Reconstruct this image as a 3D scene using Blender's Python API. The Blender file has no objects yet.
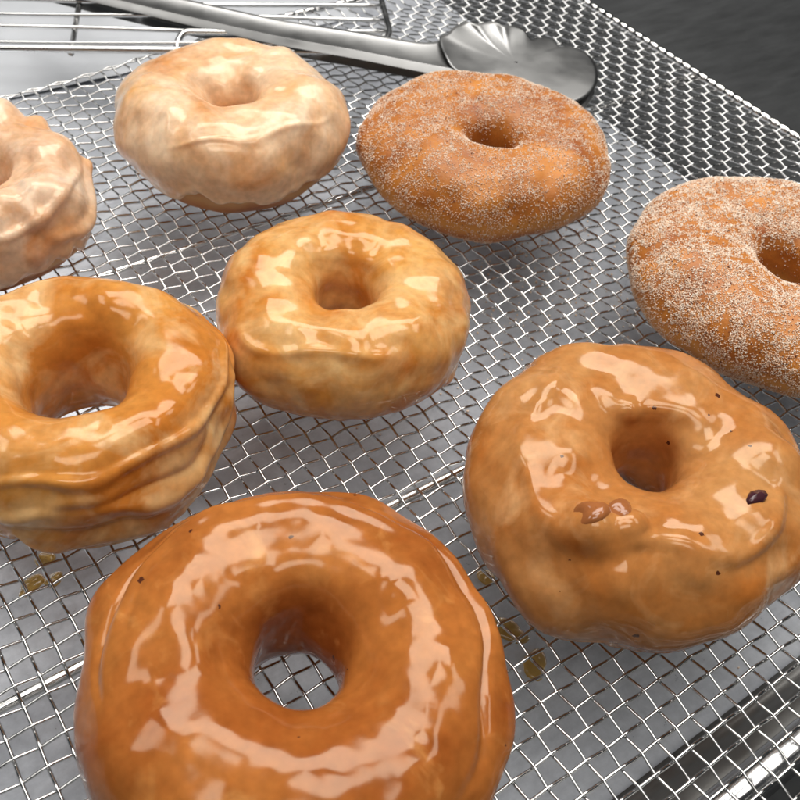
import bpy, math
import numpy as np
from mathutils import Matrix, Vector

sc = bpy.context.scene
C = sc.collection
RNG = np.random.RandomState(7)

# ------------------------------------------------------------------ helpers
def mesh_from(name, V, F, mat, parent=None, smooth=True):
    """V (n,3) array, F (m,k) array (k fixed) or a list of such arrays -> one mesh object"""
    V = np.asarray(V, np.float32)
    Fs = F if isinstance(F, list) else [F]
    Fs = [np.asarray(f, np.int32) for f in Fs if len(f)]
    me = bpy.data.meshes.new(name)
    me.vertices.add(len(V)); me.vertices.foreach_set('co', V.ravel())
    loops = np.concatenate([f.ravel() for f in Fs])
    tot = np.concatenate([np.full(len(f), f.shape[1], np.int32) for f in Fs])
    start = np.concatenate([[0], np.cumsum(tot)[:-1]]).astype(np.int32)
    me.loops.add(len(loops)); me.loops.foreach_set('vertex_index', loops)
    me.polygons.add(len(tot)); me.polygons.foreach_set('loop_start', start); me.polygons.foreach_set('loop_total', tot)
    if smooth: me.polygons.foreach_set('use_smooth', np.ones(len(tot), bool))
    me.update(calc_edges=True); me.validate()
    me.materials.append(mat)
    o = bpy.data.objects.new(name, me); C.objects.link(o)
    if parent is not None: o.parent = parent
    return o

def tag(o, label=None, cat=None, group=None, kind=None):
    if label: o['label'] = label
    if cat: o['category'] = cat
    if group: o['group'] = group
    if kind: o['kind'] = kind
    return o

def empty(name, loc=(0, 0, 0)):
    o = bpy.data.objects.new(name, None); C.objects.link(o); o.location = loc
    o.empty_display_size = .01
    return o

def tube(P, r, sides=8, closed=False, caps=True):
    P = np.asarray(P, float); n = len(P)
    if closed: T = np.roll(P, -1, 0) - np.roll(P, 1, 0)
    else: T = np.gradient(P, axis=0)
    T /= np.linalg.norm(T, axis=1)[:, None]
    up = np.array([0, 0, 1.]) if abs(T[:, 2]).mean() < .8 else np.array([1., 0, 0])
    A = np.cross(T, up); A /= np.linalg.norm(A, axis=1)[:, None] + 1e-12
    B = np.cross(A, T)
    a = np.linspace(0, 2*np.pi, sides, endpoint=False)
    r = np.broadcast_to(r, (n,))
    V = P[:, None] + r[:, None, None]*(np.cos(a)[None, :, None]*A[:, None] + np.sin(a)[None, :, None]*B[:, None])
    V = V.reshape(-1, 3)
    i = np.arange(n if closed else n-1); j = np.arange(sides)
    I, J = np.meshgrid(i, j, indexing='ij'); I2 = (I+1) % n; J2 = (J+1) % sides
    F = np.stack([I*sides+J, I2*sides+J, I2*sides+J2, I*sides+J2], -1).reshape(-1, 4)
    Fs = [F]
    if caps and not closed:
        Fs.append(np.array([j[::-1]*1])); Fs.append(np.array([(n-1)*sides + j]))
    return V, Fs

class MB:
    def __init__(s): s.V = []; s.F = {}; s.n = 0
    def add(s, V, Fs):
        V = np.asarray(V, float)
        if not isinstance(Fs, list): Fs = [Fs]
        for f in Fs:
            f = np.asarray(f)
            s.F.setdefault(f.shape[1], []).append(f + s.n)
        s.V.append(V); s.n += len(V); return s
    def tube(s, P, r, sides=8, **k): return s.add(*tube(P, r, sides, **k))
    def build(s, name, mat, parent=None, smooth=True):
        return mesh_from(name, np.concatenate(s.V), [np.concatenate(f) for f in s.F.values()], mat, parent, smooth)

def grid_faces(n, m, cn=False, cm=False):
    i = np.arange(n if cn else n-1); j = np.arange(m if cm else m-1)
    I, J = np.meshgrid(i, j, indexing='ij'); I2 = (I+1) % n; J2 = (J+1) % m
    return np.stack([I*m+J, I2*m+J, I2*m+J2, I*m+J2], -1).reshape(-1, 4)

def noise(P, scale, seed, k=28, octaves=1):
    """smooth random field in 3-D, about -1..1"""
    out = 0; amp = 1; tot = 0
    for o in range(octaves):
        r = np.random.RandomState(seed*13+o)
        D = r.normal(size=(k, 3)); D /= np.linalg.norm(D, axis=1)[:, None]
        w = 2*np.pi/scale*(2**o)*r.uniform(.6, 1.35, k)
        ph = r.uniform(0, 2*np.pi, k)
        s = np.zeros(P.shape[:-1])
        for q in range(k): s += np.cos((P @ D[q])*w[q] + ph[q])
        out = out + amp*s*math.sqrt(2/k)*.7; tot += amp; amp *= .5
    return out/tot

def sstep(a, b, x):
    t = np.clip((x-a)/(b-a), 0, 1); return t*t*(3-2*t)

# ------------------------------------------------------------------ materials
def newmat(name):
    m = bpy.data.materials.new(name); m.use_nodes = True
    nt = m.node_tree; b = nt.nodes['Principled BSDF']
    return m, nt, b
def N(nt, t, **k):
    n = nt.nodes.new(t)
    for a, v in k.items():
        if a.startswith('i_'):
            key = a[2:]; key = int(key) if key.isdigit() else key.replace('_', ' ')
            n.inputs[key].default_value = v
        else: setattr(n, a, v)
    return n
def texco(nt): return N(nt, 'ShaderNodeTexCoord').outputs['Object']
def nz(nt, co, scale, detail=3, rough=.5, dist=0):
    n = N(nt, 'ShaderNodeTexNoise', i_Scale=scale, i_Detail=detail, i_Roughness=rough, i_Distortion=dist)
    nt.links.new(co, n.inputs['Vector']); return n.outputs['Fac']
def ramp(nt, fac, stops, interp='LINEAR'):
    r = N(nt, 'ShaderNodeValToRGB'); r.color_ramp.interpolation = interp
    e = r.color_ramp.elements
    while len(e) < len(stops): e.new(.5)
    for q, (p, c) in zip(e, stops):
        q.position = p; q.color = (c if hasattr(c, '__len__') else (c, c, c)) + ((1,) if (not hasattr(c, '__len__') or len(c) == 3) else ())
    nt.links.new(fac, r.inputs[0]); return r.outputs[0]
def mixc(nt, f, a, b, blend='MIX'):
    m = N(nt, 'ShaderNodeMix', data_type='RGBA', blend_type=blend)
    for s, v in ((m.inputs[0], f), (m.inputs[6], a), (m.inputs[7], b)):
        if hasattr(v, 'is_output'): nt.links.new(v, s)
        else: s.default_value = v if not hasattr(v, '__len__') else tuple(v)+(1,)*(4-len(v))
    return m.outputs[2]
def math_(nt, op, a, b=0.):
    m = N(nt, 'ShaderNodeMath', operation=op)
    for s, v in ((m.inputs[0], a), (m.inputs[1], b)):
        if hasattr(v, 'is_output'): nt.links.new(v, s)
        else: s.default_value = v
    return m.outputs[0]
def bump(nt, b, h, strength, dist, prev=None):
    n = N(nt, 'ShaderNodeBump', i_Strength=strength, i_Distance=dist)
    nt.links.new(h, n.inputs['Height'])
    if prev is not None: nt.links.new(prev.outputs[0], n.inputs['Normal'])
    nt.links.new(n.outputs[0], b.inputs['Normal']); return n

def glaze(name, dark, mid, milk, milk_at=.6, milk_w=.12, sss=.14, rough=.07, specks=False, seed=0., bstr=.35, milk_scale=70):
    m, nt, b = newmat(name); co = texco(nt)
    mp = N(nt, 'ShaderNodeMapping'); mp.inputs['Location'].default_value = (seed, seed*.7, 0); nt.links.new(co, mp.inputs[0]); c = mp.outputs[0]
    base = mixc(nt, ramp(nt, nz(nt, c, 45, 4, .55, .4), [(.32, 0.), (.68, 1.)]), dark, mid)
    mk = ramp(nt, nz(nt, c, milk_scale, 4, .55, .9), [(milk_at-milk_w, 0.), (milk_at+milk_w, 1.)])
    base = mixc(nt, mk, base, milk)
    fine = ramp(nt, nz(nt, c, 420, 3), [(.3, .86), (.7, 1.08)])
    base = mixc(nt, 1., base, fine, 'MULTIPLY')
    if specks:
        v = N(nt, 'ShaderNodeTexVoronoi', i_Scale=150.)
        wn = N(nt, 'ShaderNodeTexNoise', i_Scale=1500., i_Detail=1.); nt.links.new(c, wn.inputs['Vector'])
        va = N(nt, 'ShaderNodeVectorMath', operation='MULTIPLY_ADD'); nt.links.new(wn.outputs['Color'], va.inputs[0]); va.inputs[1].default_value = (.0009,)*3; nt.links.new(c, va.inputs[2])
        nt.links.new(va.outputs[0], v.inputs['Vector'])
        sel = math_(nt, 'GREATER_THAN', N(nt, 'ShaderNodeSeparateColor').outputs[0], .5)
        sep = sel.node.inputs[0].links[0].from_node; nt.links.new(v.outputs['Color'], sep.inputs[0]); sel.node.inputs[1].default_value = specks
        sz = math_(nt, 'MULTIPLY', sep.outputs[1], .10)
        sp = math_(nt, 'MULTIPLY', math_(nt, 'LESS_THAN', v.outputs['Distance'], sz), sel)
        base = mixc(nt, sp, base, (.09, .025, .012))
    nt.links.new(base, b.inputs['Base Color'])
    b.inputs['Subsurface Weight'].default_value = sss
    b.inputs['Subsurface Radius'].default_value = (1., .35, .12)
    b.inputs['Subsurface Scale'].default_value = .004
    b.inputs['IOR'].default_value = 1.5
    b.inputs['Specular Tint'].default_value = (1., .90, .72, 1)
    nt.links.new(ramp(nt, nz(nt, c, 90, 3), [(.3, rough*1.1), (.75, rough*3.)]), b.inputs['Roughness'])
    h1 = bump(nt, b, nz(nt, c, 130, 2, .4, .3), bstr, .0006)
    bump(nt, b, nz(nt, c, 520, 3, .5), bstr*.5, .00012, h1)
    return m

def dough_mat(name, brown, gold, pale, belt=.012, seed=0.):
    m, nt, b = newmat(name); co = texco(nt)
    base = mixc(nt, ramp(nt, nz(nt, co, 60, 5, .6, .3), [(.3, 0.), (.7, 1.)]), brown, gold)
    # baked belt: the pale line where the ring floated in the fryer
    sp = N(nt, 'ShaderNodeSeparateXYZ'); nt.links.new(co, sp.inputs[0])
    z = math_(nt, 'ADD', sp.outputs[2], math_(nt, 'MULTIPLY', math_(nt, 'SUBTRACT', nz(nt, co, 40, 3), .5), .012))
    d = math_(nt, 'ABSOLUTE', math_(nt, 'SUBTRACT', z, belt))
    k = ramp(nt, math_(nt, 'MULTIPLY', d, 200.), [(.2, .75), (1., 0.)])
    base = mixc(nt, k, base, pale)
    nt.links.new(base, b.inputs['Base Color'])
    b.inputs['Roughness'].default_value = .5
    b.inputs['Subsurface Weight'].default_value = .2
    b.inputs['Subsurface Radius'].default_value = (1., .4, .15); b.inputs['Subsurface Scale'].default_value = .003
    h = bump(nt, b, nz(nt, co, 250, 5, .6), .5, .0006)
    bump(nt, b, nz(nt, co, 1100, 3, .6), .4, .0002, h)
    return m

def metal(name, col, rough, aniso_bump=0, metallic=1., var=.2, vscale=60):
    m, nt, b = newmat(name); co = texco(nt)
    n = nz(nt, co, vscale, 4)
    nt.links.new(mixc(nt, 1., col, ramp(nt, n, [(.3, 1-var), (.7, 1.)]), 'MULTIPLY'), b.inputs['Base Color'])
    b.inputs['Metallic'].default_value = metallic
    nt.links.new(ramp(nt, nz(nt, co, vscale*1.7, 3), [(.3, rough*.75), (.7, rough*1.35)]), b.inputs['Roughness'])
    if aniso_bump: bump(nt, b, nz(nt, co, 900, 2), aniso_bump, .00008)
    return m

M_wire = metal('wire_steel', (.74, .74, .73), .15, .05)
M_rod = metal('rod_steel', (.75, .74, .72), .18)
M_rack = metal('cooling_rack_wire', (.70, .70, .69), .22)
M_tong = metal('tongs_steel', (.36, .36, .355), .36, .0, vscale=25, var=.1)

def pan_mat():
    m, nt, b = newmat('sheet_pan_aluminium'); co = texco(nt)
    st = N(nt, 'ShaderNodeMapping'); st.inputs['Scale'].default_value = (1, 5, 1); st.inputs['Rotation'].default_value = (0, 0, .5); nt.links.new(co, st.inputs[0])
    streak = nz(nt, st.outputs[0], 14, 5, .6, .6)
    mott = nz(nt, co, 260, 4, .7)
    base = mixc(nt, ramp(nt, streak, [(.35, 0.), (.65, 1.)]), (.64, .67, .73), (.86, .89, .95))
    base = mixc(nt, 1., base, ramp(nt, mott, [(.3, .84), (.7, 1.04)]), 'MULTIPLY')
    v = N(nt, 'ShaderNodeTexVoronoi', i_Scale=90.); nt.links.new(co, v.inputs['Vector'])
    sep = N(nt, 'ShaderNodeSeparateColor'); nt.links.new(v.outputs['Color'], sep.inputs[0])
    dot = math_(nt, 'MULTIPLY', math_(nt, 'LESS_THAN', v.outputs['Distance'], math_(nt, 'MULTIPLY', sep.outputs[1], .06)), math_(nt, 'GREATER_THAN', sep.outputs[0], .8))
    base = mixc(nt, dot, base, (.12, .1, .09))
    nt.links.new(base, b.inputs['Base Color'])
    b.inputs['Metallic'].default_value = .35
    nt.links.new(ramp(nt, mott, [(.3, .27), (.7, .42)]), b.inputs['Roughness'])
    bump(nt, b, nz(nt, co, 500, 4, .6), .25, .0002)
    return m
M_pan = pan_mat()
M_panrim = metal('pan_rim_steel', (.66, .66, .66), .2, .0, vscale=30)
M_panwall_shaded = metal('pan_wall_shaded_steel', (.30, .30, .29), .42, .0, vscale=30)  # shade on the near wall is put into this darker base colour

def table_mat():
    m, nt, b = newmat('dark_steel_table'); co = texco(nt)
    st = N(nt, 'ShaderNodeMapping'); st.inputs['Scale'].default_value = (3, 14, 1); st.inputs['Rotation'].default_value = (0, 0, .3); nt.links.new(co, st.inputs[0])
    s = nz(nt, st.outputs[0], 12, 6, .65)
    blot = nz(nt, co, 9, 4, .5)
    base = mixc(nt, ramp(nt, s, [(.3, 0.), (.7, 1.)]), (.06, .062, .063), (.075, .078, .08))
    base = mixc(nt, 1., base, ramp(nt, blot, [(.3, .8), (.7, 1.15)]), 'MULTIPLY')
    nt.links.new(base, b.inputs['Base Color'])
    b.inputs['Metallic'].default_value = .6
    nt.links.new(ramp(nt, s, [(.3, .42), (.7, .52)]), b.inputs['Roughness'])
    return m
M_table = table_mat()
def paper_mat():
    m, nt, b = newmat('white_baking_paper'); co = texco(nt)
    nt.links.new(mixc(nt, nz(nt, co, 30, 5, .6), (.50, .52, .55), (.66, .68, .71)), b.inputs['Base Color'])
    b.inputs['Roughness'].default_value = .45
    bump(nt, b, nz(nt, co, 22, 5, .55, 1.), .5, .002)
    return m
M_paper = paper_mat()

M_g_caramel = glaze('dark_caramel_glaze', (.31, .08, .014), (.50, .175, .038), (.72, .33, .10), .72, .14, specks=.4, seed=1.3, bstr=.2)
M_g_maple = glaze('maple_glaze', (.47, .155, .03), (.57, .27, .09), (.68, .36, .15), .67, .12, specks=.02, seed=4.1, bstr=.2)
M_g_honey = glaze('honey_glaze', (.56, .19, .03), (.70, .31, .07), (.84, .54, .25), .58, .12, seed=2.2, bstr=.3, milk_scale=50)
M_g_honey2 = glaze('golden_sugar_glaze', (.56, .17, .025), (.74, .35, .08), (.84, .52, .22), .55, .16, seed=6.7, bstr=.3)
M_g_milky = glaze('milky_sugar_glaze', (.62, .22, .045), (.86, .45, .16), (.92, .69, .47), .44, .2, seed=3.9, bstr=.35, rough=.10, milk_scale=42)
M_g_pink = glaze('pinkish_milky_glaze', (.60, .20, .05), (.82, .46, .21), (.92, .71, .52), .45, .18, seed=9.2, bstr=.4, rough=.10, milk_scale=50)
M_dough = dough_mat('fried_dough', (.38, .12, .025), (.56, .22, .05), (.66, .38, .14))
M_dough_dk = dough_mat('cinnamon_dough', (.30, .075, .012), (.68, .26, .04), (.74, .34, .06), seed=2)

def sugar_mat():
    m, nt, b = newmat('sugar_crystals'); co = texco(nt)
    nt.links.new(mixc(nt, ramp(nt, nz(nt, co, 900, 2), [(.35, 0.), (.65, 1.)]), (.86, .58, .38), (.97, .87, .74)), b.inputs['Base Color'])
    b.inputs['Roughness'].default_value = .25
    return m
M_sugar = sugar_mat()
def simple(name, col, rough, vs=300, var=.25, **k):
    m, nt, b = newmat(name); co = texco(nt)
    nt.links.new(mixc(nt, 1., col, ramp(nt, nz(nt, co, vs, 4), [(.3, 1-var), (.7, 1.)]), 'MULTIPLY'), b.inputs['Base Color'])
    b.inputs['Roughness'].default_value = rough
    for a, v in k.items(): b.inputs[a.replace('_', ' ')].default_value = v
    return m
M_nut = simple('glazed_nut', (.40, .14, .045), .1)
M_flake = simple('dark_flake', (.07, .022, .03), .2)
M_cinn = simple('cinnamon_grains', (.20, .055, .02), .6)
M_drip = simple('thin_glaze_drip', (.80, .50, .14), .08, Transmission_Weight=.6, IOR=1.4)

# ------------------------------------------------------------------ camera and light
SHIFT = (0, 0, .2)
Rm = [[0.8193167824810568, 0.3732443120191481, -0.4352110907252268],
      [-0.5667154442749656, 0.6422775035116276, -0.5160554366568572],
      [0.08691153643284139, 0.6694537265772922, 0.7377520537461478]]
cd = bpy.data.cameras.new('camera'); cam = bpy.data.objects.new('camera', cd); C.objects.link(cam)
cam.matrix_world = Matrix(Rm).to_4x4(); cam.location = SHIFT
cd.sensor_width = 36; cd.lens = 956.138/800*36; cd.clip_start = .01; cd.clip_end = 50
cd.dof.use_dof = True; cd.dof.focus_distance = .235; cd.dof.aperture_fstop = 40
sc.camera = cam

w = bpy.data.worlds.new('World'); sc.world = w; w.use_nodes = True
bg = w.node_tree.nodes['Background']
bg.inputs[0].default_value = (.85, .92, 1., 1); bg.inputs[1].default_value = .035
ctr = Vector((.16, .18, 0))
def lamp(name, az, el, dist, sx, sy, power, col=(1, .97, .93), roll=0.):
    L = bpy.data.lights.new(name, 'AREA'); L.shape = 'RECTANGLE'; L.size = sx; L.size_y = sy; L.energy = power; L.color = col
    o = bpy.data.objects.new(name, L); C.objects.link(o)
    a, e = math.radians(az), math.radians(el)
    d = Vector((math.cos(a)*math.cos(e), math.sin(a)*math.cos(e), math.sin(e)))
    o.location = ctr + d*dist
    q = d.to_track_quat('Z', 'Y'); o.rotation_euler = (q.to_matrix() @ Matrix.Rotation(math.radians(roll), 3, 'Z')).to_euler()
    return o
# power = radiance * pi * area ... windows and skylights round the bench
def win(name, az, el, dist, sx, sy, rad, **k): return lamp(name, az, el, dist, sx, sy, rad*math.pi*sx*sy, **k)
WIN = [('far_window', 52, 60, 1.6, 1.4, .62, 7.5, dict(roll=4)),
       ('left_window', 138, 54, 1.6, .7, .28, 5.0, dict(roll=-8)),
       ('skylight', 0, 84, 1.7, .85, .58, 7.5, dict(roll=10)),
       ('right_window', -25, 54, 1.6, .70, .28, 5.0, dict(roll=8)),
       ('back_window', -130, 66, 1.7, .9, .38, 6.0, dict(roll=0))]
for n_, az, el, ds, sx, sy, rd, kw in WIN: win(n_, az, el, ds, sx, sy, rd, **kw)
sc.view_settings.view_transform = 'Standard'; sc.view_settings.look = 'None'; sc.view_settings.exposure = 0; sc.view_settings.gamma = 1

# ------------------------------------------------------------------ setting: table, sheet pan
def sheet(name, x0, x1, y0, y1, z0, z1, mat, parent=None):
    V = np.array([[x, y, z] for z in (z0, z1) for x, y in ((x0, y0), (x1, y0), (x1, y1), (x0, y1))])
    F = np.array([[3, 2, 1, 0], [4, 5, 6, 7], [0, 1, 5, 4], [1, 2, 6, 5], [2, 3, 7, 6], [3, 0, 4, 7]])
    return mesh_from(name, V, F, mat, parent, smooth=False)
tag(sheet('table', -1.2, 1.6, -1.0, 1.9, -.07, -.0305, M_table), kind='structure')

pan = empty('sheet_pan', (0, 0, -.03))
tag(pan, 'pale aluminium sheet pan under the wire mesh rack, catching glaze drips', 'baking pan')
sheet('pan_floor', -.35, .311, .0232, .62, .0006, .004, M_pan, pan)
# sloping near wall, one open sheet with thickness, and its rolled rim
def ext(name, prof, x0, x1, mat, parent, n=60):
    prof = np.array(prof); xs = np.linspace(x0, x1, n)
    V = np.array([[x, p[0], p[1]] for x in xs for p in prof])
    return mesh_from(name, V, grid_faces(n, len(prof), cm=True), mat, parent)
ext('pan_wall', [(.0275, .0046), (.0245, .0050), (.0225, .0062), (.0150, .0205), (.0142, .0202), (.0216, .0055), (.0240, .0042), (.0275, .0042)], -.35, .3105, M_panwall_shaded, pan)
xs = np.linspace(-.352, .312, 80)
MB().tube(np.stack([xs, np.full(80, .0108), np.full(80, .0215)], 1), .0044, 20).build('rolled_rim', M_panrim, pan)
ys = np.linspace(.024, .62, 60)
MB().tube(np.stack([np.full(60, .3112), ys, np.full(60, .0034)], 1), .0007, 8).build('hem', M_pan, pan)

def paper():
    n, m = 160, 90
    x = np.linspace(-.30, .262, n); y = np.linspace(.381, .60, m)
    X, Y = np.meshgrid(x, y, indexing='ij')
    Q = np.stack([X, Y, 0*X], -1)
    Z = .0004 + .0007*np.abs(noise(Q, .09, 41)) + .0002*noise(Q, .02, 42)
    Y = Y + .002*noise(Q*[1, 0, 0], .08, 43)*(m-1-np.arange(m))/m
    V = np.concatenate([np.stack([X, Y, Z], -1).reshape(-1, 3), np.stack([X, Y, Z-.00012], -1).reshape(-1, 3)])
    F = grid_faces(n, m); F = np.concatenate([F, F[:, ::-1]+n*m])
    o = mesh_from('baking_paper', V, F, M_paper); o.location = (0, 0, -.0259)
    tag(o, 'white sheet of baking paper beyond the mesh, beneath the round-cornered cooling rack', 'baking paper')
paper()
# glaze drips on the pan floor
def drip(x, y, rx, ry, rot, seed, label):
    n, m = 48, 14
    t = np.linspace(0, 2*np.pi, n, endpoint=False); s = np.linspace(0, 1, m)
    T, S = np.meshgrid(t, s, indexing='ij')
    k = 1 + .12*np.cos(2*T+seed) + .08*np.cos(3*T+2*seed) + .04*np.cos(5*T+seed)
    X, Y = rx*S*k*np.cos(T), ry*S*k*np.sin(T)
    Z = .0009*np.sqrt(np.clip(1-S**2, 0, 1))*(1+.25*np.cos(T*2+seed)*S) + .00005
    c, sn = math.cos(rot), math.sin(rot)
    V = np.stack([X*c-Y*sn, X*sn+Y*c, Z], -1).reshape(-1, 3)
    o = mesh_from('glaze_drip', V, grid_faces(n, m, cn=True), M_drip); o.location = (x, y, -.0259)
    tag(o, label, 'glaze drip', 'glaze drips on the sheet pan')
drip(.1110, .0640, .0042, .0032, .9, 1, 'amber glaze drip on the pan, the one nearest the camera by the maple doughnut')
drip(.1112, .0755, .0058, .0030, 2.2, 2, 'long amber glaze drip on the pan, middle of three between the two front doughnuts')
drip(.1163, .0915, .0026, .0024, 0, 3, 'small round amber drip tucked at the left edge of the maple doughnut')
drip(.0118, .1530, .0042, .0022, .3, 4, 'wide thin glaze drip on the pan at the far left under the honey glazed doughnut')
drip(.0172, .1515, .0024, .0022, .3, 6, 'little round glaze drip just right of the wide drip, below the honey glazed doughnut')
drip(.0178, .1590, .0026, .0024, .3, 8, 'half hidden glaze drip against the lower edge of the honey glazed doughnut')
drip(.0371, .1419, .0034, .0024, 1.2, 5, 'pale glaze drip between the honey glazed and the big caramel doughnut')

# ------------------------------------------------------------------ woven wire rack
PX, PY = .00533, .00502
X0, X1, Y0, Y1 = -.1066, .3385, -.0700, .3520
rack = empty('wire_mesh_rack', (X0, Y0, 0)); tag(rack, 'woven stainless wire mesh rack with thick rim that holds the doughnuts', 'cooling screen')
def yedge(x): return .3400 + .0110*sstep(.06, .21, x)
def warp(P):
    Q = P.copy()
    Q[:, 0] += .0006*noise(P*[1, 1, 0], .10, 5) + .00012*noise(P*[1, 1, 0], .014, 6)
    Q[:, 1] += .0006*noise(P*[1, 1, 0], .10, 8) + .00012*noise(P*[1, 1, 0], .014, 9)
    Q[:, 2] += .0004*noise(P*[1, 1, 0], .12, 3)
    return Q
AMP, RW = .00050, .00041
def crimp(t): return (np.sin(t) - np.sin(3*t)/9)*1.0
nx = int(round((X1-X0)/PX)); ny = int(round((Y1-Y0)/PY))
wm = MB(); SUB = 6
org = np.array([X0, Y0, 0])
for j in range(ny):                      # wires along X
    y = Y0 + (j+.5)*PY
    if y > .338: continue
    t = np.arange(0, nx*SUB+1)/SUB; x = X0 + t*PX
    z = AMP*crimp(np.pi*t)*(1 if j % 2 else -1)
    P = warp(np.stack([x, np.full_like(x, y), z], 1))
    # the end curls round the rim rod
    e = P[-1]; a = np.linspace(0, 1.5*np.pi, 12)
    e0 = np.array([X1+.0006, e[1], 0])
    curl = e0 + np.stack([np.sin(a)*.0014, 0*a + (a/4.7)*.0004, np.cos(a)*.0014-.0001], 1)
    P = np.concatenate([P[:-2], curl[2:7]])
    wm.tube(P-org, RW, 6)
for i in range(nx):                      # wires along Y
    x = X0 + (i+.5)*PX
    ye = yedge(x); n = int((ye-Y0)/PY*SUB)
    t = np.arange(0, n+1)/SUB; y = Y0 + t*PY
    z = AMP*crimp(np.pi*t)*(-1 if i % 2 else 1)
    P = warp(np.stack([np.full_like(y, x), y, z], 1))
    a = np.linspace(0, 1.4*np.pi, 9); rr = .0010
    e0 = np.array([P[-1][0], ye, 0])
    curl = e0 + np.stack([(a/4.4)*.0006, np.sin(a)*rr, np.cos(a)*rr], 1)
    wm.tube(P-org, RW, 6)
for off in (.0004, .0013):               # selvedge wires closing the far edge
    x = np.linspace(X0, X1, nx*SUB); t = (x-X0)/PX
    wm.tube(warp(np.stack([x, yedge(x)-off, .00035*crimp(np.pi*t+off*2000)], 1))-org, RW*.9, 6)
wm.build('wire_mesh', M_wire, rack)
def rod(name, P, r, sides=12):
    return MB().tube(np.asarray(P)-org, r, sides).build(name, M_rod, rack)
ys = np.linspace(Y0-.004, .3525, 120)
ys = np.linspace(Y0-.004, .3525, 1100)
bead = .00195*(.76+.24*np.abs(np.sin(np.pi*(ys-Y0)/PY))**.5)
rod('rim_rod', np.stack([np.full(1100, X1+.0006) + .0004*np.sin(ys*20), ys, np.full(1100, -.0002)], 1), bead, 14)
xs = np.linspace(.185, X1, 600)
rod('rim_rod', np.stack([xs, yedge(xs), np.full(600, 0.)], 1), .0015*(.6+.4*np.abs(np.sin(np.pi*(xs-X0)/PX))**.5), 12)
xs = np.linspace(X0, X1, 160)
rod('support_rod', np.stack([xs, .1113+.0006*np.sin(xs*18+.5), np.full(160, -.0019)-.0002*np.cos(xs*25)], 1), .00130)
rod('support_rod', np.stack([xs, .2310+.0012*np.sin(xs*16+2.2), np.full(160, -.00145)], 1), .00095)
rod('support_rod', np.stack([xs, -.008+0*xs, np.full(160, -.0017)], 1), .00110)

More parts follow.
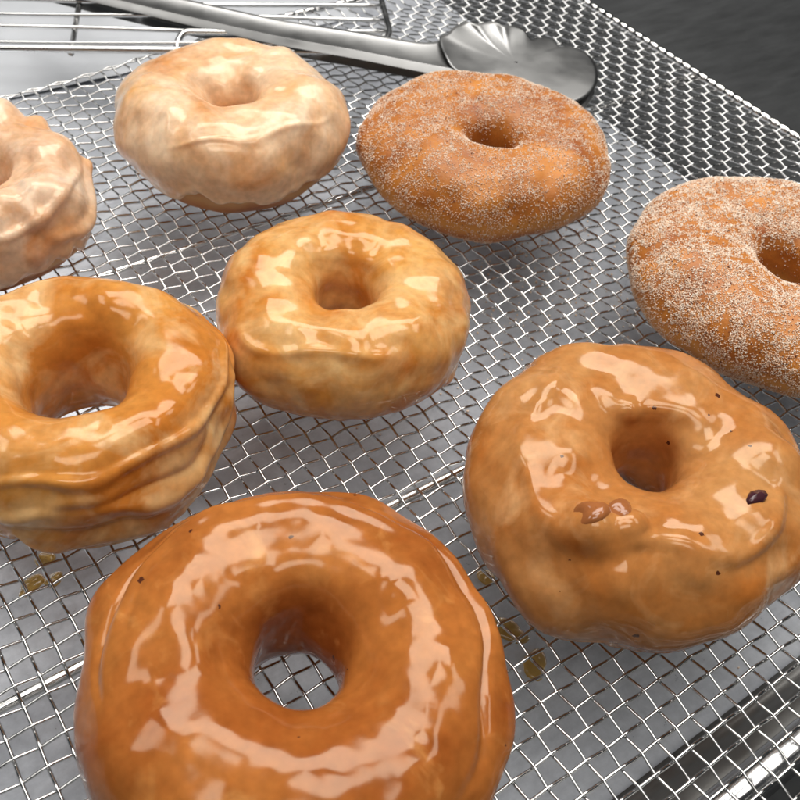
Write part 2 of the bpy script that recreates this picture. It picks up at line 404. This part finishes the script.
# ------------------------------------------------------------------ doughnuts
def doughnut(name, label, cat, group, c, Ro, Ri, h, e, yaw, seed, feats, gmat=None, dmat=None,
             lump=.0009, wave=.0005, gl_lo=-38, n=440, m=260, ragged=9, sugar=0, tilt=(0, 0), sq=1., outline=.0012, gl_t=.0006, inn=.95, taper=.0035, gs=1., zin=.9, hole=(0, 0)):
    root = empty(name, (c[0], c[1], .0006)); tag(root, label, cat, group)
    root.rotation_euler = (tilt[0], tilt[1], 0)
    th = np.linspace(0, 2*np.pi, n, endpoint=False); ph = np.linspace(-np.pi/2, 3*np.pi/2, m, endpoint=False)
    def base(T, PH):
        a = (Ro-Ri)/2; rm = (Ro+Ri)/2; cs, sn = np.cos(PH), np.sin(PH)
        r = rm + a*np.where(cs > 0, np.abs(cs)**sq, -np.abs(cs)**np.where(sn > 0, inn, .8))
        r = r + .0006*np.clip(-sn, 0, 1)*np.clip(-cs, 0, 1)
        z = h/2 + h/2*np.sign(sn)*np.abs(sn)**np.where((cs < 0) & (sn > 0), zin, .98)
        r = r - taper*.62*np.clip(.55-sn, 0, 1.6)**2*np.clip(cs*1.3, 0, 1)
        z = np.where(z < .10*h, .10*h - (.10*h - z)*.45, z) - .045*h
        x, y = r*np.cos(T)*(1+e), r*np.sin(T)*(1-e)
        k = sstep(1, -1, cs)            # the hole sits a little off centre
        return np.stack([x*math.cos(yaw)-y*math.sin(yaw)+hole[0]*k, x*math.sin(yaw)+y*math.cos(yaw)+hole[1]*k, z], -1)
    # rows spaced evenly along the section, so the tight inner rim is as finely divided as the rest
    fp = np.linspace(-np.pi/2, 3*np.pi/2, 6001); B = base(np.zeros_like(fp), fp)
    al = np.r_[0, np.cumsum(np.linalg.norm(np.diff(B, axis=0), axis=1) + 4e-7)]
    ph = np.interp(np.linspace(0, al[-1], m, endpoint=False), al, fp)
    T, PH = np.meshgrid(th, ph, indexing='ij')
    P = base(T, PH)
    def normals(P):
        dT = np.roll(P, -1, 0)-np.roll(P, 1, 0); dP = np.roll(P, -1, 1)-np.roll(P, 1, 1)
        Nn = np.cross(dT, dP); Nn /= np.linalg.norm(Nn, axis=-1)[..., None]+1e-15
        return Nn
    Nn = normals(P)
    AZ = np.degrees(np.arctan2(P[..., 1], P[..., 0])); PD = np.degrees(PH)
    # uneven hand-cut outline
    rr = np.random.RandomState(seed)
    k = sum(rr.uniform(.4, 1)*np.cos(q*np.radians(AZ)+rr.uniform(0, 6.28))/q**.6 for q in (2, 3, 4, 5, 7))*outline
    rad = P*[1, 1, 0]; rad /= np.linalg.norm(rad, axis=-1)[..., None]
    P = P + rad*(k*np.clip(np.cos(PH), 0, 1))[..., None]
    d = lump*noise(P, .022, seed) + wave*noise(P, .009, seed+1)*(.3+.7*sstep(-60, 40, PD))
    dg = np.zeros_like(d)
    for f in feats:
        if f[0] == 'bump':
            _, x, y, z, s, a = f; q = ((P-np.array([x, y, z]))**2).sum(-1); d += a*np.exp(-q/(2*s*s))
        elif f[0] == 'gbump':
            _, x, y, z, s, a = f; q = ((P-np.array([x, y, z]))**2).sum(-1); dg += a*np.exp(-q/(2*s*s))
        elif f[0] in ('ridge', 'gridge', 'step'):
            _, p0, wd, a, t0, tw, wob, sd = f
            dt = (AZ-t0+180) % 360-180; win_ = sstep(tw, tw*.6, np.abs(dt))
            pc = p0 + wob*noise(P*[1, 1, .3], .03, sd)
            if f[0] == 'step': v = a*sstep(pc+wd, pc-wd, PD)*sstep(pc-wd-70, pc-wd-10, PD)*win_
            else: v = a*np.exp(-((PD-pc)/wd)**2)*win_
            if f[0] == 'gridge': dg += v
            else: d += v
    P = P + Nn*d[..., None]
    Nn = normals(P)
    mesh_from('dough', P.reshape(-1, 3), grid_faces(n, m, True, True), dmat, root)
    if gmat is not None:
        circ = math.pi*(h+(Ro-Ri))/2/2*1.0; mmdeg = circ*2/360/1.0
        e1 = gl_lo + ragged*noise(P*[1, 1, .2], .016, seed+4) + ragged*.5*noise(P*[1, 1, .2], .006, seed+5)
        for f in feats:
            if f[0] == 'bare':
                _, t0, tw, lift = f; dt = (AZ-t0+180) % 360-180; e1 = e1 + lift*sstep(tw, tw*.4, np.abs(dt))
        s = np.minimum(PD-e1, 235-PD)*mmdeg
        tk = -.0004 + (gl_t+.0004)*sstep(-.0012, .0010, s) + .0004*np.exp(-((s-.0016)/.0010)**2)
        flow = noise(P, .005, seed+7)*.00003 + noise(P, .014, seed+8)*.00010
        G = P + Nn*(tk+flow*sstep(0, .002, s)+dg)[..., None]
        F = grid_faces(n, m, True, True); keep = (s.reshape(-1)[F] > -.0012).any(1)
        mesh_from('glaze', G.reshape(-1, 3), F[keep], gmat, root)
        P = G
    if sugar:
        r = np.random.RandomState(seed+20)
        cnt = int(sugar)
        dT = np.roll(P, -1, 0)-P; dP = np.roll(P, -1, 1)-P
        area = np.linalg.norm(np.cross(dT, dP), axis=-1)
        dens = .55+.30*noise(P, .011, seed+9)+.34*noise(P, .0035, seed+10)
        dens = np.clip(dens, .03, 1)*(.45+.55*sstep(-.3, .5, Nn[..., 2]))*(1-.93*sstep(135, 165, PD))
        cw = np.cumsum((area*dens).ravel()); q = np.searchsorted(cw, r.uniform(0, cw[-1], cnt))
        I, J = np.unravel_index(np.clip(q, 0, n*m-1), (n, m))
        cen = P[I, J] + dT[I, J]*r.uniform(size=(cnt, 1)) + dP[I, J]*r.uniform(size=(cnt, 1)) + Nn[I, J]*r.uniform(-.00008, .00016, (cnt, 1))
        q = r.normal(size=(len(I), 4)); q /= np.linalg.norm(q, axis=1)[:, None]
        a, b, c2, d2 = q.T
        Rr = np.stack([1-2*(c2*c2+d2*d2), 2*(b*c2-a*d2), 2*(b*d2+a*c2), 2*(b*c2+a*d2), 1-2*(b*b+d2*d2), 2*(c2*d2-a*b),
                       2*(b*d2-a*c2), 2*(c2*d2+a*b), 1-2*(b*b+c2*c2)], 1).reshape(-1, 3, 3)
        cube = np.array([[x, y, z] for x in (-1, 1) for y in (-1, 1) for z in (-1, 1)], float)
        sz = r.uniform(.07, .21, (len(I), 1, 1))*.001*gs*np.array([1., .85, .7])
        V = cen[:, None] + np.einsum('nij,nkj->nki', Rr, cube*sz)
        cf = np.array([[0, 1, 3, 2], [4, 6, 7, 5], [0, 4, 5, 1], [2, 3, 7, 6], [0, 2, 6, 4], [1, 5, 7, 3]])
        F = (np.arange(len(I))[:, None, None]*8 + cf).reshape(-1, 4)
        nc = int(len(I)*.04)
        o = mesh_from('sugar_crystals', V[nc:].reshape(-1, 3), F[:-nc*6] if nc else F, M_sugar, root, smooth=False); o['kind'] = 'stuff'
        o = mesh_from('cinnamon_grains', V[:nc].reshape(-1, 3), F[:nc*6], M_cinn, root, smooth=False); o['kind'] = 'stuff'
    return root, P, Nn

GG = 'glazed doughnuts on the wire rack'; GS = 'cinnamon sugar doughnuts on the wire rack'
doughnut('glazed_doughnut', 'biggest front doughnut with smooth dark caramel glaze and a round see-through hole', 'doughnut', GG,
    (.0437, .0722), .0424, .0098, .0385, -.035, -.284, 11,
    [('ridge', 47, 4, -.0020, 45, 125, 5, 3), ('ridge', 26, 12, .0022, 45, 125, 4, 4), ('ridge', 58, 8, .0009, 40, 110, 4, 3),
     ('ridge', 24, 3, -.0008, 60, 60, 6, 9), ('ridge', 66, 4, -.0004, 120, 26, 3, 5)],
    M_g_caramel, M_dough, hole=(.0019, .0027), inn=.75, zin=.78, lump=.0007, wave=.00012, outline=.0006)
doughnut('glazed_doughnut', 'maple brown glazed doughnut at the right with nut lump and dark specks', 'doughnut', GG,
    (.1412, .0752), .0425, .0080, .0345, .012, .26, 23,
    [('bump', -.0275, -.0105, .031, .0027, .0036), ('bump', -.0225, -.0140, .032, .0024, .0026), ('bump', -.031, -.008, .029, .0025, .0018),
     ('gbump', -.0210, -.0155, .033, .0026, .0018), ('gbump', -.0285, -.0095, .032, .0042, .0016), ('gbump', .0020, .0165, .031, .0022, .0012), ('gbump', .0050, .0120, .030, .0016, .0012), ('bump', .0060, .0050, .026, .004, -.0012), ('ridge', 115, 9, .0009, 40, 60, 8, 2), ('ridge', 70, 8, .0007, 150, 70, 8, 7),
     ('ridge', 30, 14, .0012, -60, 60, 6, 8), ('gbump', -.004, -.0265, .031, .0050, .0013), ('gbump', .010, -.0300, .028, .0045, .0013), ('gbump', -.014, -.0270, .028, .0035, .0012), ('ridge', 72, 7, .0008, -95, 60, 12, 11)],
    M_g_maple, M_dough, lump=.0010, wave=.00018, outline=.0012, inn=.66, zin=.72, hole=(.0014, 0))
doughnut('glazed_doughnut', 'honey glazed doughnut at the left edge with folded wrinkles down its near side', 'doughnut', GG,
    (.0375, .1635), .0366, .0118, .0378, -.01, -.16, 31,
    [('ridge', 40, 5, .0010, -70, 85, 9, 2), ('ridge', 27, 5, -.0008, -60, 80, 9, 3), ('ridge', 15, 6, .0009, -80, 80, 10, 4),
     ('ridge', 2, 6, -.0009, -75, 85, 9, 5), ('ridge', -14, 7, .0010, -75, 80, 6, 6), ('ridge', 30, 6, .0013, 0, 35, 9, 7),
     ('bare', -130, 14, 26)],
    M_g_honey, M_dough, inn=.82, zin=.82, lump=.0006, wave=.00022)
doughnut('glazed_doughnut', 'golden glazed doughnut in the centre of the photo with crackled milky patches', 'doughnut', GG,
    (.1120, .1620), .0358, .0082, .0342, .0033, 0, 47,
    [('ridge', -12, 6, .0010, -40, 36, 10, 4),
     ('gridge', 60, 7, .0006, -140, 50, 14, 5), ('ridge', 110, 7, .0008, 80, 60, 12, 6), ('bump', .031, .006, .017, .002, .002), ('bare', -70, 30, 12)],
    M_g_honey2, M_dough, lump=.0006, wave=.0003, outline=.0012, ragged=9, gl_lo=-36, inn=.58, zin=.72, hole=(-.0008, -.0012), taper=.0062, sq=1.12)
doughnut('glazed_doughnut', 'pale milky glazed doughnut near the top with smooth creamy icing and a shallow hole', 'doughnut', GG,
    (.1290, .2590), .0388, .0075, .0362, -.001, .22, 59,
    [('gridge', 42, 5, .0005, -100, 60, 16, 2), ('bump', .012, -.030, .020, .003, .0016),
     ('bump', -.010, -.011, .036, .0013, .0007), ('bump', .002, .008, .024, .0045, .0040), ('bare', -105, 80, 26)],
    M_g_milky, M_dough, lump=.0008, wave=.0003, ragged=6, gl_t=.0004, inn=.66, zin=.75, taper=.0058, sq=1.06)
doughnut('glazed_doughnut', 'pinkish white glazed doughnut cut off by the left edge, with a ragged icing flap', 'doughnut', GG,
    (.0455, .2535), .0300, .0070, .0350, -.014, .24, 67,
    [('bump', .0135, .0215, .030, .0040, .0060), ('bump', .0205, .0150, .027, .0022, .0040), ('bump', .0170, .0200, .036, .0016, .0030), ('bump', .0180, .0110, .030, .0016, -.0016),
     ('bump', .0075, -.0160, .0325, .0013, .0013), ('ridge', 45, 5, .0008, -60, 50, 12, 3), ('ridge', 10, 6, .0014, -30, 50, 12, 4), ('bump', .029, -.012, .014, .002, .002), ('bare', -75, 35, 25)],
    M_g_pink, M_dough, lump=.0010, wave=.0005, ragged=8, gl_t=.0006, inn=1.0, taper=.005)
doughnut('sugared_doughnut', 'orange brown cinnamon sugar doughnut lying beneath the tongs head', 'doughnut', GS,
    (.2014, .2107), .0437, .0072, .0290, .022, -.246, 71,
    [('ridge', 95, 12, -.0008, 100, 40, 8, 2), ('bump', .003, .030, .026, .004, -.0014)],
    None, M_dough_dk, lump=.0007, wave=.0002, outline=.0010, sugar=42000, inn=.55, zin=.7, gs=.85, hole=(-.0026, -.0046))
doughnut('sugared_doughnut', 'heavily sugared cinnamon doughnut cut off by the right edge', 'doughnut', GS,
    (.2392, .1130), .0460, .0082, .0298, -.010, -.13, 83,
    [('bump', -.03, .01, .024, .005, .0006)],
    None, M_dough_dk, lump=.0005, wave=.0002, outline=.0008, sugar=88000, inn=.55, zin=.7, hole=(-.0012, -.0030), gs=.98)

roots = {o['label'][:6]: o for o in C.objects if o.type == 'EMPTY' and 'doughnut' in o.name}
def chunk(name, parent, loc, r, mat, seed, squash=(1, 1, .6), n=22, m=14, amp=.17):
    t = np.linspace(0, 2*np.pi, n, endpoint=False); p = np.linspace(.02, np.pi-.02, m)
    T, Q = np.meshgrid(t, p, indexing='ij')
    D = np.stack([np.cos(T)*np.sin(Q), np.sin(T)*np.sin(Q), -np.cos(Q)], -1)
    V = D*(1+amp*noise(D, 1.6, seed)[..., None])*r*np.array(squash)
    V = V.reshape(-1, 3)+np.array(loc)
    return mesh_from(name, V, grid_faces(n, m, cn=True), mat, parent, smooth=n > 12)
mp = roots['maple ']
chunk('nut_piece', mp, (-.0282, -.0092, .0356), .0042, M_nut, 1, (1.1, 1, .9), 30, 20, .24)
chunk('nut_piece', mp, (-.0236, -.0124, .0360), .0034, M_nut, 2, (1.2, .9, .7), 30, 20, .24)
chunk('dark_flake', mp, (.0088, -.0238, .0340), .0022, M_flake, 3, (1.4, .8, .6), 9, 6, .3)
chunk('dark_flake', mp, (-.019, .024, .0285), .0012, M_flake, 5, (1, 1, .6), 8, 5, .35)

# ------------------------------------------------------------------ tongs
tg = empty('tongs', (.19, .30, .004)); tag(tg, 'stainless steel tongs with scalloped head lying across the top of the rack', 'kitchen tongs')
T0 = np.array([.19, .30, .004])
def resample(P, n):
    P = np.asarray(P, float); d = np.r_[0, np.cumsum(np.linalg.norm(np.diff(P, axis=0), axis=1))]
    # smooth Catmull style through linear interpolation then blur
    s = np.linspace(0, d[-1], n); Q = np.stack([np.interp(s, d, P[:, k]) for k in range(3)], 1)
    for _ in range(int(n/8)):
        Q[1:-1] = .25*Q[:-2]+.5*Q[1:-1]+.25*Q[2:]
    return Q
def arm(U, L, zc, bulge, fl, name, n=90, m=16, th=.0009):
    U, L = resample(U, n), resample(L, n)
    s = np.linspace(-1, 1, m)
    mid = (U+L)/2; half = (U-L)/2
    def surf(off):
        rows = []
        rows.append(L + [0, 0, -fl]); 
        for q in s:
            rows.append(mid + half*q*(1-off*60) + np.array([0, 0, 1.])*(bulge*(1-q*q)**.8 - off))
        rows.append(U + [0, 0, -fl])
        return np.stack(rows, 1)
    A, B = surf(0), surf(th)
    k = A.shape[1]
    V = np.concatenate([A, B[:, ::-1]], 1).reshape(-1, 3) - T0
    Fs = [grid_faces(n, 2*k, cm=True)]
    return V, Fs
AU = [(.1151, .4094, .016), (.1362, .3773, .016), (.1588, .3509, .016), (.1833, .3212, .016), (.2058, .3009, .016), (.2282, .2806, .015), (.2385, .2835, .0142), (.2470, .2800, .0125)]
AL = [(.1094, .3939, .016), (.131, .3652, .016), (.1524, .338, .016), (.1764, .3092, .016), (.1975, .2881, .016), (.2185, .2675, .015), (.2262, .2620, .0142), (.2360, .2560, .0115)]
BU = [(.1145, .4115, .009), (.1353, .3775, .009), (.1593, .3532, .009), (.186, .326, .009), (.2086, .3046, .009), (.2315, .2839, .008)]
BL = [(.1097, .3986, .009), (.1318, .3695, .009), (.1537, .3419, .009), (.1791, .3139, .009), (.2007, .2924, .009), (.2226, .2716, .008)]
V, Fs = arm(AU, AL, 0, -.0012, .0035, 'arm'); mesh_from('arm', V, Fs, M_tong, tg)
V, Fs = arm(BU, BL, 0, .0008, .0030, 'arm'); mesh_from('arm', V, Fs, M_tong, tg)
HEAD = np.array([(.2332, .2813), (.2401, .2844), (.2458, .2872), (.2526, .2887), (.2549, .2847), (.2582, .2850), (.2632, .2838), (.2646, .2792), (.2686, .2792), (.2739, .2770), (.2743, .2712),
    (.2798, .2714), (.284, .2685), (.2835, .2628), (.2875, .2604), (.2901, .2545), (.2884, .2472), (.2826, .2385), (.2753, .2318), (.2667, .2276), (.259, .2266), (.2531, .2287), (.2478, .2345), (.2422, .2429), (.2334, .2538), (.2263, .2639)])
def catmull(P, k=6):
    n = len(P); out = []
    for i in range(n):
        a, b, c, d = P[i-1], P[i], P[(i+1) % n], P[(i+2) % n]
        for t in np.arange(k)/k:
            out.append(.5*((2*b)+(-a+c)*t+(2*a-5*b+4*c-d)*t*t+(-a+3*b-3*c+d)*t**3))
    return np.array(out)
O = catmull(HEAD); cen = np.array([.2560, .2590]); n = len(O); m = 22
aa = np.arctan2(O[:, 1]-cen[1], O[:, 0]-cen[0]); FL = .00018*np.cos(aa*16); CW = sstep(-.05, .75, np.cos(aa-math.radians(112)))
def dome(off):
    rows = []
    for s in np.linspace(1, .02, m):
        q = cen + (O-cen)*s*(1-off*25*s)
        z = .0115 + (.0042*s**3 + FL*s**7)*CW - .0012*s**4*(1-CW) - off
        rows.append(np.c_[q, np.full(n, z)])
    return np.stack(rows, 1)
A, B = dome(0), dome(.0010)
V = np.concatenate([A[:, ::-1], B], 1).reshape(-1, 3) - T0
Fs = [grid_faces(n, 2*m, cn=True)]
mesh_from('scalloped_head', V, Fs, M_tong, tg)
A2 = A.copy(); A2[..., 2] = A2[..., 2]*.55 + .0008; A2[..., :2] = A2[..., :2]*1 + [-.0015, -.0010]
B2 = A2.copy(); B2[..., 2] -= .0009
mesh_from('scalloped_head', np.concatenate([A2[:, ::-1], B2], 1).reshape(-1, 3) - T0, Fs, M_tong, tg)

# ------------------------------------------------------------------ second cooling rack (top left)
ang = math.radians(-26.5); cu = np.array([math.cos(ang), math.sin(ang), 0]); cv = np.array([-math.sin(ang), math.cos(ang), 0])
cr = empty('cooling_rack', (0, 0, .0)); tag(cr, 'round-cornered wire cooling rack with parallel bars at the top left, under the tongs', 'cooling rack')
def uv(u, v, z): return u*cu + v*cv + np.array([0, 0, z])
CZ = .0100
# frame: near edge, rounded corner, right edge
pts = [uv(u, .3556, CZ) for u in np.linspace(-.30, .045, 60)]
rc = .020
pts += [uv(.046+rc*math.sin(t), .3556+rc*(1-math.cos(t)), CZ) for t in np.linspace(0, math.pi/2, 14)]
pts += [uv(.066, v, CZ) for v in np.linspace(.378, .56, 30)]
pts += [uv(.046+rc*math.cos(t), .56+rc*math.sin(t), CZ) for t in np.linspace(0, math.pi/2, 10)]
pts += [uv(u, .58, CZ) for u in np.linspace(.044, -.30, 40)]
MB().tube(pts, .0014, 12).build('frame', M_rack, cr)
k = 0
v = .3608
while v < .575:
    end = .0655 if v > .378 else .046+math.sqrt(max(0, rc**2-(.3756-v)**2))
    MB().tube([uv(u, v, CZ+.0004*math.sin(u*40+v*300)) for u in np.linspace(-.30, end, 40)], .0009, 8).build('bar', M_rack, cr)
    v += .0112
for u in (-.0595, -.19):
    MB().tube([uv(u, q, CZ-.0018) for q in np.linspace(.3556, .58, 12)], .0012, 10).build('cross_bar', M_rack, cr)
# folded wire foot standing at the near edge
def foot(u0, u1, v0, zb, zt):
    P = [uv(u0, v0, zb)]
    P += [uv(u0+.005*(1-math.cos(t)), v0+.0065*math.sin(t)/1., zb+(zt-zb)*math.sin(t)) for t in np.linspace(.15, math.pi/2, 8)]
    P += [uv(u, v0+.0065, zt) for u in np.linspace(u0+.0065, u1-.0065, 12)]
    P += [uv(u1-.005*(1-math.cos(t)), v0+.0065*math.sin(t), zb+(zt-zb)*math.sin(t)) for t in np.linspace(math.pi/2, .15, 8)]
    P += [uv(u1, v0, zb)]
    return P
MB().tube(foot(-.0200, .0180, .3590, .0085, .0125), .0013, 12).build('foot', M_rack, cr)
for u, v in ((-.17, .3556), (-.17, .58), (.035, .58)):
    MB().tube([uv(u, v, CZ-.001), uv(u, v, -.010), uv(u, v, -.0255)], .0011, 10).build('leg', M_rack, cr)

# ------------------------------------------------------------------ loose sugar on the rack and the pan
r = np.random.RandomState(5); Vs = []; Fs = []; k = 0
cube = np.array([[x, y, z] for x in (-1, 1) for y in (-1, 1) for z in (-1, 1)], float)
cf = np.array([[0, 1, 3, 2], [4, 6, 7, 5], [0, 4, 5, 1], [2, 3, 7, 6], [0, 2, 6, 4], [1, 5, 7, 3]])
for q in range(900):
    cx, cy, sp = ((.2014, .19, .035) if q % 2 else (.225, .125, .045))
    x, y = r.normal(cx, sp), r.normal(cy, sp)
    if x > .305 or y < .03: continue
    a = r.uniform(0, 3.14); s = r.uniform(.00018, .00038)
    V = cube*s*[1, .8, .7]; V = np.stack([V[:, 0]*math.cos(a)-V[:, 1]*math.sin(a), V[:, 0]*math.sin(a)+V[:, 1]*math.cos(a), V[:, 2]], 1)
    Vs.append(V+[x, y, -.0259+s*.7]); Fs.append(cf+k*8); k += 1
o = mesh_from('loose_sugar', np.concatenate(Vs), np.concatenate(Fs), M_sugar, None, smooth=False)
tag(o, 'scattered sugar crystals fallen on the pan under the cinnamon sugar doughnuts', 'sugar', kind='stuff')
